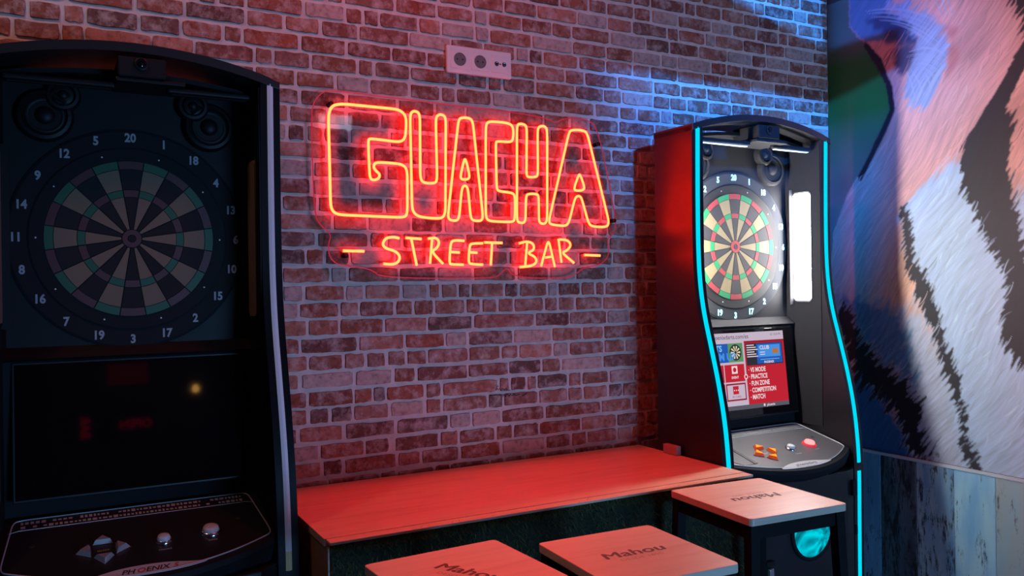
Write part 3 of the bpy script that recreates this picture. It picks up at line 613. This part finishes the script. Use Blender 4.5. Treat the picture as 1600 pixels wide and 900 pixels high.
    mk('arrow_caption', [T+Vector((p[0], p[1]*.963, p[1]*.27)) for p in v], f, mat('caption_gold', (.5, .42, .1), .5) if not on else M_silver, dk)
    for hx_ in (-.228, .222): lathe('panel_screw', [(.007, .0), (.007, .0016), (.005, .0022), (0, .0022)], axis_to(on_deck(hx_, -.012), nrm), M_logo, dk, 14)
    # badge with the maker's lettering
    bp_ = [(-.125, -.176)]+[(-.10+.02*k, -.152+.0*k-.006*abs(k-5)**1.25*.35) for k in range(11)]+[(.125, -.172)]+[(.10-.02*k, -.187-.0045*(1-((k-5)/5)**2)) for k in range(11)]
    bpoly = [(-.130, -.180), (-.095, -.166), (-.055, -.156), (0, -.153), (.05, -.157), (.09, -.168), (.135, -.172), (.09, -.184), (.04, -.190), (-.03, -.191), (-.09, -.187)]
    bpoly = [tuple(p) for p in chaikin([Vector(p) for p in bpoly], 2)]
    bg = prism('badge', bpoly, lambda u, v, w_: on_deck(u, v, w_), .001, .0026, M_badge, dk)
    if on:
        v, f = text_data('phoenixdarts', .020, .0003, .25, 0, 'CENTER', .95); T = on_deck(0, -.173, .003)
        mk('badge_lettering', [T+Vector((p[0], p[1]*.963, p[1]*.27)) for p in v], f, M_logo, dk)
    else:
        for s_, off, mm in (('PH', -.052, M_logo), ('O', -.026, M_logor), ('ENIX', .008, M_logo), ('5', .046, M_logor)):
            v, f = text_data(s_, .023, .0004, .3, 0, 'CENTER', .95); T = on_deck(off+.01, -.174, .003)
            mk('badge_lettering', [T+Vector((p[0], p[1]*.963, p[1]*.27)) for p in v], f, mm, dk)
    # ticket slot on the left of the deck
    if on:
        prism('card_slot', [(-.192, -.012), (-.180, -.012), (-.176, -.122), (-.190, -.126)], lambda u, v, w_: on_deck(u, v, w_), .0005, .003, M_logo, dk)
        tube('slot_outline', [on_deck(x, y, .002) for x, y in ((-.18, -.125), (-.235, -.125), (-.262, -.09), (-.262, -.03))], .0008, M_darkp, dk, False, 6)
    # lower body with round lamp window, handle, coin lock
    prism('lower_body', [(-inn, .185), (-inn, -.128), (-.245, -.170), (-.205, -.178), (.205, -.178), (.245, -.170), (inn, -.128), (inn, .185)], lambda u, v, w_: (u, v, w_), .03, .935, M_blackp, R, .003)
    box('plinth', (-inn+.02, -.13, 0), (inn-.02, .17, .03), M_darkp, R)
    wc = (.018, -.178, .757)
    if on:
        lathe('window_bezel', [(.104, -.002), (.104, .005), (.098, .009), (.091, .007), (.090, -.001)], axis_to(wc, (0, -1, 0)), M_plast, R, 40, True)
        lathe('lamp_window', [(.0905, .0), (.0905, .003), (.06, .0045), (0, .005)], axis_to(wc, (0, -1, 0)), M_cywin, R, 40, True)
        hb = box('door_handle', (-.205, -.196, .52), (-.180, -.178, .668), M_chrome, R, .006, 3)
        box('handle_mount', (-.210, -.192, .675), (-.172, -.178, .690), M_plast, R, .004, 2)
        box('hinge', (.222, -.190, .845), (.243, -.168, .90), M_plast, R, .005, 2)
        box('hinge', (.252, -.172, .70), (.266, -.15, .735), M_plast, R, .004, 2)
    return R
# round lamp window of the lit machine: cyan light through a rippled cover
M_cywin = bpy.data.materials.new('rippled_cyan_window'); M_cywin.use_nodes = True
_N = M_cywin.node_tree.nodes; _L = M_cywin.node_tree.links; _N.clear()
_o = _N.new('ShaderNodeOutputMaterial'); _e = _N.new('ShaderNodeEmission'); _t = _N.new('ShaderNodeTexCoord'); _n = _N.new('ShaderNodeTexNoise'); _n.inputs['Scale'].default_value = 9; _n.inputs['Distortion'].default_value = 1.6; _n.inputs['Detail'].default_value = 3
_L.new(_t.outputs['Object'], _n.inputs['Vector']); _r = ramp(_N, [(.35, (0, .05, .08)), (.5, (0, .35, .45)), (.62, (.0, .62, .72))]); _L.new(_n.outputs['Fac'], _r.inputs[0])
_L.new(_r.outputs[0], _e.inputs[0]); _e.inputs[1].default_value = 1.1; _L.new(_e.outputs[0], _o.inputs[0])

def display(scn, sxy):
    # flat picture shown on the screen: u 0..1 left to right, v 0..1 bottom to top of the lit area
    cols = dict(white=(.55, .45, .56), red=(.52, .018, .035), redd=(.30, .012, .03), blue=(.02, .10, .45), bluel=(.06, .28, .75), dark=(.03, .03, .045), cyan=(.20, .55, .80), cream=(.75, .68, .42), green=(.10, .28, .12), text=(.80, .66, .70), orange=(.45, .16, .05), grey=(.10, .10, .13))
    names = list(cols); mats = [scr(k, cols[k], 1.0) for k in names]
    V, F, MI = [], [], []
    def pt(u, v, h): return sxy(-.217+.434*u, .10+.845*v, .0022+h)
    def rect(u0, v0, u1, v1, c, h=.0001):
        b = len(V); V.extend([pt(u0, v0, h), pt(u1, v0, h), pt(u1, v1, h), pt(u0, v1, h)]); F.append((b, b+1, b+2, b+3)); MI.append(names.index(c))
    def disc(u, v, r, c, h, n=18):
        b = len(V); V.extend([pt(u+r*math.cos(t), v+r*1.56*math.sin(t), h) for t in (2*math.pi*k/n for k in range(n))]); F.append(tuple(range(b, b+n))); MI.append(names.index(c))
    def wri(s, u, v, size, c, h=.0004, al='LEFT', bold=.0, sx=1.0):
        vv, ff = text_data(s, size, bold*size, 0, 0, al, sx); b = len(V)
        V.extend([pt(u+p[0]/.434, v+p[1]/.279, h) for p in vv]); F.extend([tuple(q+b for q in f) for f in ff]); MI.extend([names.index(c)]*len(ff))
    rect(0, 0, 1, 1, 'white', 0)
    rect(0, 0, 1, .055, 'grey')                                   # bottom bar
    rect(.52, .055, 1, .885, 'red'); rect(.52, .86, 1, .885, 'redd', .0002)
    wri('www.phoenixdarts.com/es', .02, .945, .0225, 'dark', al='LEFT'); wri('ES 10:25 PM', .97, .955, .011, 'grey', al='RIGHT')
    # banner
    rect(.02, .62, .50, .865, 'cyan', .0002); rect(.02, .62, .33, .865, 'blue', .00025)
    wri('DARTS', .05, .80, .030, 'cyan', .0004, bold=.03); wri('WARM UP', .03, .69, .036, 'bluel', .0004, bold=.04)
    rect(.33, .62, .50, .865, 'green', .00025)
    disc(.415, .745, .068, 'dark', .0003)
    for k in range(20):
        q0 = (k-.5)*math.pi/10; q1 = (k+.5)*math.pi/10
        if k % 2:
            b = len(V); V.extend([pt(.415+.012*math.sin(q0), .745+.019*math.cos(q0), .0004), pt(.415+.055*math.sin(q0), .745+.086*math.cos(q0), .0004), pt(.415+.055*math.sin(q1), .745+.086*math.cos(q1), .0004), pt(.415+.012*math.sin(q1), .745+.019*math.cos(q1), .0004)]); F.append((b, b+1, b+2, b+3)); MI.append(names.index('cream'))
    # tiles
    for i, (u0, u1) in enumerate(((.01, .125), (.14, .265), (.275, .50))):
        for j, (v0, v1) in enumerate(((.365, .59), (.12, .345))):
            if i == 2 and j == 1:
                rect(u0, v0, u1, v1, 'redd', .0002); rect(u0+.012, v0+.02, u1-.012, v1-.02, 'white', .0003)
                rect(u0+.075, v0+.085, u1-.085, v1-.035, 'red', .0004); 
                for q in range(3): disc(u0+.09+q*.022, v0+.135, .006, 'text', .0005, 8)
                wri('MY CARD', (u0+u1)/2, v0+.05, .010, 'redd', .0005, 'CENTER')
            else:
                rect(u0, v0, u1, v1, 'red', .0002)
                if i == 2:
                    rect(.355, .47, .42, .57, 'text', .0003); disc(.387, .52, .02, 'red', .0004, 12); wri('EVENT', .387, .42, .012, 'text', .0004, 'CENTER', .03)
                elif j == 0:
                    disc((u0+u1)/2, .51, .035, 'text', .0003); disc((u0+u1)/2, .51, .022, 'red', .0004); disc((u0+u1)/2, .51, .010, 'text', .0005); wri('GAME', (u0+u1)/2, .42, .012, 'text', .0004, 'CENTER', .03)
    # promotion picture
    rect(.535, .56, .975, .85, 'dark', .0003); rect(.66, .575, .965, .84, 'blue', .0004); rect(.68, .66, .945, .82, 'bluel', .0005); rect(.85, .70, .925, .765, 'orange', .0006)
    wri('CLUB', .70, .785, .020, 'text', .0007, bold=.02); rect(.70, .625, .93, .632, 'cyan', .0006)
    for k in range(6): rect(.545, .82-.03*k, .545+.09+.02*(k % 3), .832-.03*k, 'text', .0005)
    for k in range(2): rect(.70, .72-.03*k, .76, .73-.03*k, 'text', .0006)
    wri('PHOENIX', .80, .59, .012, 'text', .0007, 'CENTER', .03)
    for k, s in enumerate(('\u00b7 VS MODE', '\u00b7 PRACTICE', '\u00b7 FUN ZONE', '\u00b7 COMPETITION', '\u00b7 MATCH')): wri(s, .545, .50-.089*k, .0235, 'text', .0004, 'LEFT', .028, .80)
    disc(.512, .42, .022, 'text', .0006); disc(.512, .42, .013, 'red', .0007)
    wri('CREDIT', .06, .028, .012, 'text', .0004, 'LEFT'); rect(.025, .015, .05, .042, 'red', .0003)
    disc(.70, .03, .012, 'text', .0004, 8); wri('phoenix', .73, .028, .013, 'text', .0004, 'LEFT', .02)
    o = mk('display_picture', V, F, mats, scn); o.data.polygons.foreach_set('material_index', MI)

mL = machine(.175, False, 'switched-off black dart machine with dark screen in the left foreground')
mR = machine(2.226, True, 'lit dart machine with cyan light strips and red menu screen in the corner', math.radians(1.5))

# ---------------------------------------------------------------- neon sign
ns = empty('neon_sign', (1.25, 2.462, 1.93)); tag(ns, 'red and orange neon sign reading GUACHA STREET BAR on clear panel', 'neon sign')
off = Vector(ns.location)
M_acr = bpy.data.materials.new('clear_acrylic'); M_acr.use_nodes = True; N_ = M_acr.node_tree.nodes; L_ = M_acr.node_tree.links; N_.clear()
o_ = N_.new('ShaderNodeOutputMaterial'); tr = N_.new('ShaderNodeBsdfTransparent'); gs = N_.new('ShaderNodeBsdfGlossy'); gs.inputs['Roughness'].default_value = .03; mx = N_.new('ShaderNodeMixShader'); fr = N_.new('ShaderNodeFresnel'); fr.inputs[0].default_value = 1.3
tr.inputs[0].default_value = (.97, .95, .95, 1)
L_.new(fr.outputs[0], mx.inputs[0]); L_.new(tr.outputs[0], mx.inputs[1]); L_.new(gs.outputs[0], mx.inputs[2]); L_.new(mx.outputs[0], o_.inputs[0])
M_edge = mat('acrylic_edge_lit', (.5, .05, .06), .3, emit=(1, .02, .06), estr=.35)  # neon glow carried to the plate edge, put in as emission
plate = [tuple(p) for p in chaikin([Vector(p) for p in PLATE], 2)]
ap = prism('acrylic_panel', plate, lambda u, v, w_: Vector((u, w_, v))-off, 2.4665, 2.4705, M_acr, ns)
tube('panel_edge', [Vector((x, 2.4685, z))-off for x, z in plate], .0018, M_edge, ap, True, 6)
def neon(p, closed):
    o = tube('neon_tube', p, .0042, [M_neon, M_neonb], ns, closed, 10)
    o.data.polygons.foreach_set('material_index', [0 if q.normal.y < -.15 else 1 for q in o.data.polygons])
for nme, pts in OUT:
    p = chaikin([Vector((x, 2.459, z))-off for x, z in pts], 3, True)
    neon(p, True)
for nme, pts in STROKES:
    q = [Vector((x, 2.459, z))-off for x, z in pts]
    p = chaikin(q, 3, False) if len(q) > 2 else q
    neon(p, False)
for x, z in ((.735, 2.155), (1.70, 2.10), (1.765, 1.83), (.775, 1.70)):
    lathe('standoff', [(.007, -.026), (.007, .004), (.005, .006), (0, .006)], axis_to(Vector((x, 2.4665, z))-off, (0, -1, 0)), M_darkp, ns, 14)

# ---------------------------------------------------------------- wall outlet
po = empty('wall_outlet', (1.244, 2.494, 2.342)); tag(po, 'white triple wall outlet plate above the neon sign', 'wall outlet')
bm = bmesh.new(); add_box(bm, (-.119, -.012, -.0445), (.119, .004, .0445), .004, 2); frombm('frame', bm, M_whitep, po)
for k, x in enumerate((-.074, 0, .074)):
    mod = box('socket_module', (x-.032, -.0145, -.030), (x+.032, -.010, .030), M_whitep, po, .0015, 1)
    if k < 2:
        A_ = axis_to((x, -.0145, 0), (0, -1, 0))
        lathe('socket_cup', [(.0215, -.002), (.0215, .0015), (.0195, .0015), (.0190, .0004), (.0, .0004)], A_, mat('socket_grey', (.16, .15, .15), .5), mod, 28)
        for dx in (-.0095, .0095): lathe('pin_hole', [(.0030, .0), (.0030, .0003), (0, .0003)], axis_to((x+dx, -.0150, 0), (0, -1, 0)), M_logo, mod, 10)
    else:
        for dx in (-.014, .014):
            lathe('coax_socket', [(.0080, -.001), (.0080, .003), (.0062, .003), (.006, .0005), (0, .0005)], axis_to((x+dx, -.0145, 0), (0, -1, 0)), M_chrome, mod, 18)
            lathe('coax_core', [(.0035, .0), (.0035, .0022), (0, .0022)], axis_to((x+dx, -.0145, 0), (0, -1, 0)), M_logo, mod, 10)
        lathe('screw', [(.0028, .0), (.0028, .001), (0, .001)], axis_to((x, -.0145, 0), (0, -1, 0)), M_chrome, mod, 10)

# ---------------------------------------------------------------- bench table with turf front
TX0, TX1, TY0, TY1, TZ = .548, 1.874, 1.908, 2.484, 1.013
tb = empty('bar_table', (1.214, 2.2, 0)); tag(tb, 'long wooden wall table with artificial grass front under the neon sign', 'table')
to = Vector((1.214, 2.2, 0)); lo = lambda *p: tuple(Vector(p)-to)
box('table_top', lo(TX0, TY0+.038, TZ-.019), lo(TX1, TY1, TZ), M_woodt, tb, .001, 1)
box('edge_board', lo(TX0+.004, TY0+.002, TZ-.008), lo(TX1, TY0+.0365, TZ-.001), M_woodt, tb, .001, 1)
for a, b in ((TX0+.004, TX0+.022), (TX1-.02, TX1-.002)):
    box('side_board', lo(a, TY0+.022, 0), lo(b, TY1-.03, TZ-.0195), M_sidew, tb)
box('front_board', lo(TX0+.022, TY0+.024, 0), lo(TX1-.02, TY0+.0365, TZ-.021), M_sidew, tb)
box('turf_backing', lo(TX0+.010, TY0+.016, .30), lo(TX1-.004, TY0+.0235, TZ-.0085), M_turfb, tb)
nb = 24000
bx = RNG.uniform(TX0+.010, TX1-.004, nb); bz = RNG.uniform(.45, TZ-.008, nb); bz[:3200] = RNG.uniform(TZ-.025, TZ-.007, 3200)
ln = RNG.uniform(.010, .022, nb); dxr = RNG.normal(0, .008, nb); dzr = RNG.normal(-.002, .007, nb); wd = RNG.uniform(.0007, .0014, nb)
by = np.full(nb, TY0+.0165)
P0 = np.stack([bx-wd, by, bz], 1); P1 = np.stack([bx+wd, by, bz], 1); P2 = np.stack([bx+dxr, by-ln, bz+dzr], 1)
gv = np.stack([P0, P1, P2], 1).reshape(-1, 3)-np.array(to)
gc = np.array([(.05, .085, .018), (.085, .11, .028), (.13, .125, .045), (.035, .065, .02)])[RNG.integers(0, 4, nb)]*RNG.uniform(.9, 2.0, (nb, 1))
me = bpy.data.meshes.new('turf'); me.vertices.add(3*nb); me.vertices.foreach_set('co', gv.astype(np.float32).ravel())
me.loops.add(3*nb); me.loops.foreach_set('vertex_index', np.arange(3*nb, dtype=np.int32)); me.polygons.add(nb); me.polygons.foreach_set('loop_start', np.arange(0, 3*nb, 3, dtype=np.int32)); me.update(calc_edges=True)
tf = link('turf', me, M_turf, tb); setcol(me, np.repeat(gc, 3, 0)); tf['kind'] = 'stuff'; tf['label'] = 'dark green artificial grass'

# ---------------------------------------------------------------- bar stools
def stool(loc, rz, label, flip, sx=.32, sy=.33, textrot=0):
    R = empty('bar_stool', (loc[0], loc[1], 0), math.radians(rz)); tag(R, label, 'stool', 'square wooden bar stools')
    H_ = 1.02; hx, hy = sx/2, sy/2
    poly = [Vector((a*hx, b*hy)) for a, b in ((-1, -1), (1, -1), (1, 1), (-1, 1))]
    rp = []
    for a, b in ((-1, -1), (1, -1), (1, 1), (-1, 1)):
        q0 = {(-1, -1): 180, (1, -1): 270, (1, 1): 0, (-1, 1): 90}[(a, b)]
        for k in range(5):
            q = math.radians(q0+k*22.5); rp.append((a*(hx-.012)+.012*math.cos(q), b*(hy-.012)+.012*math.sin(q)))
    seat = prism('seat', rp, lambda u, v, w_: (u, v, w_), H_-.019, H_, M_wood, R, .0015)
    ix, iy = hx-.012, hy-.012
    zt, zb = H_-.0192, H_-.056
    for s in (-1, 1):
        box('apron', (-ix, s*iy-.0015, zb), (ix, s*iy+.0015, zt), M_metal, R)
        box('apron', (s*ix-.0015, -iy, zb), (s*ix+.0015, iy, zt), M_metal, R)
    for a in (-1, 1):
        for b in (-1, 1):
            tp = Vector((a*(ix-.008), b*(iy-.008), zt)); bt = Vector((a*(ix+.025), b*(iy+.028), 0))
            bm = bmesh.new(); rr = []
            for p_, q in ((tp, .014), (bt, .010)): rr.append([bm.verts.new(p_+Vector((c*q, d*q, 0))) for c, d in ((-1, -1), (1, -1), (1, 1), (-1, 1))])
            for k in range(4): bm.faces.new((rr[0][k], rr[0][(k+1) % 4], rr[1][(k+1) % 4], rr[1][k]))
            bm.faces.new(rr[0]); bm.faces.new(rr[1][::-1]); frombm('leg', bm, M_metal, R)
    for b in (-1, 1): tube('foot_rail', [(-ix-.018, b*(iy+.019), .33), (ix+.018, b*(iy+.019), .33)], .009, M_metal, R)
    for s_, size, dy, mm, bold, shr, wx in (('Mahou', .050, .004, M_ink, .0, .12, 1.15), ('DESDE 1890', .0165, -.030, M_inkf, .0, 0, 1.25)):
        v, f = text_data(s_, size, bold, shr, 0, 'CENTER', wx)
        Rm = Matrix.Rotation(math.radians(textrot), 3, 'Z')
        VV, FF = [], []
        for kk, (ox, oy) in enumerate(((0, 0), (.0016, 0), (-.0016, 0), (0, .0011), (0, -.0011)) if size > .03 else ((0, 0),)):
            b0 = len(VV); VV += [Rm @ Vector((p[0]+ox, p[1]+dy+oy, 0))+Vector((0, 0, H_+.0003+kk*.00004)) for p in v]; FF += [tuple(q+b0 for q in t_) for t_ in f]
        mk('seat_print', VV, FF, mm, R)
    return R
stool((1.6625, 1.6875), -3.7, 'bar stool with pale seat in front of the lit dart machine', 1, .322, .336, 180)
stool((1.0935, 1.4705), -2.6, 'middle one of the three wooden-topped bar stools', 0, .304, .324, 0)
stool((.7285, 1.545), 2.8, 'bar stool nearest the switched-off machine with strongly reddened seat', 0, .320, .325, -62)

bm = bmesh.new(); add_box(bm, (1.852, 2.246, 1.0135), (1.8735, 2.318, 1.046), .003, 2)
ob = frombm('outlet_box', bm, mat('outlet_box_grey', (.34, .22, .22), .5)); tag(ob, 'small greyish-pink box on the table against the lit machine', 'box')

# ---------------------------------------------------------------- fittings outside the picture
# unseen sloping blocker, added and shaped to throw the corner's dark band
bmf = prism('light_blocker', [(.95, 2.655), (2.487, 2.616), (2.487, 2.705), (1.86, 2.862), (.95, 3.09)], lambda u, v, w_: (u, w_, v), 1.41, 1.47, M_ceil); tag(bmf, 'dark slim blocker hung under the ceiling, added for its shadow', 'shadow_caster')
for x in (1.2, 2.4): box('hanger', (x-.006, 1.434, 2.70), (x+.006, 1.446, ZC), M_ceil, bmf)
# far side of the room, seen as reflections in the dark screen
pl_ = empty('pendant_lamp', (.967, -2.4, 0)); tag(pl_, 'small warm bulb hanging on a thin cord, reflected in the dark screen', 'lamp')
lathe('bulb', [(.006, .045), (.012, .03), (.028, .0), (.022, -.022), (0, -.032)], axis_to((0, 0, 1.80), (0, 0, 1)), emis('warm_bulb', (1, .50, .12), 9), pl_, 16, True)
lathe('cap', [(.014, .03), (.014, .07), (.006, .075), (0, .075)], axis_to((0, 0, 1.80), (0, 0, 1)), M_darkp, pl_, 14)
tube('cord', [(0, 0, 1.87), (0, 0, ZC)], .003, M_darkp, pl_)
rp_ = empty('red_banner', (.5, -2.69, 1.98)); tag(rp_, 'dark red banner reflected at the top of the dark screen', 'banner')
box('cloth', (-.15, -.005, -.085), (.15, .005, .085), mat('banner_red', (.4, .01, .03), .6, emit=(1, .02, .06), estr=.10), rp_, .002, 1)
box('rail', (-.16, -.008, .085), (.16, .008, .098), M_darkp, rp_)
rs_ = empty('red_led_sign', (.36, -2.69, 1.58)); tag(rs_, 'small red lit lettering reflected low in the dark screen', 'sign')
M_rl = emis('red_led', (1, .01, .05), .9)
for s_, x, rz in (('OPEN', .19, 0), ('BAR', -.17, 90)):
    v, f = text_data(s_, .09, .001, 0, .004); Rm = Matrix.Rotation(math.radians(rz), 3, 'Z')
    mk('lettering', [(lambda q: (-q.x+x, .006+q.z, q.y))(Rm @ Vector(p)) for p in v], f, M_rl, rs_)
box('backing', (-.30, -.008, -.13), (.34, .0, .13), M_darkp, rs_)
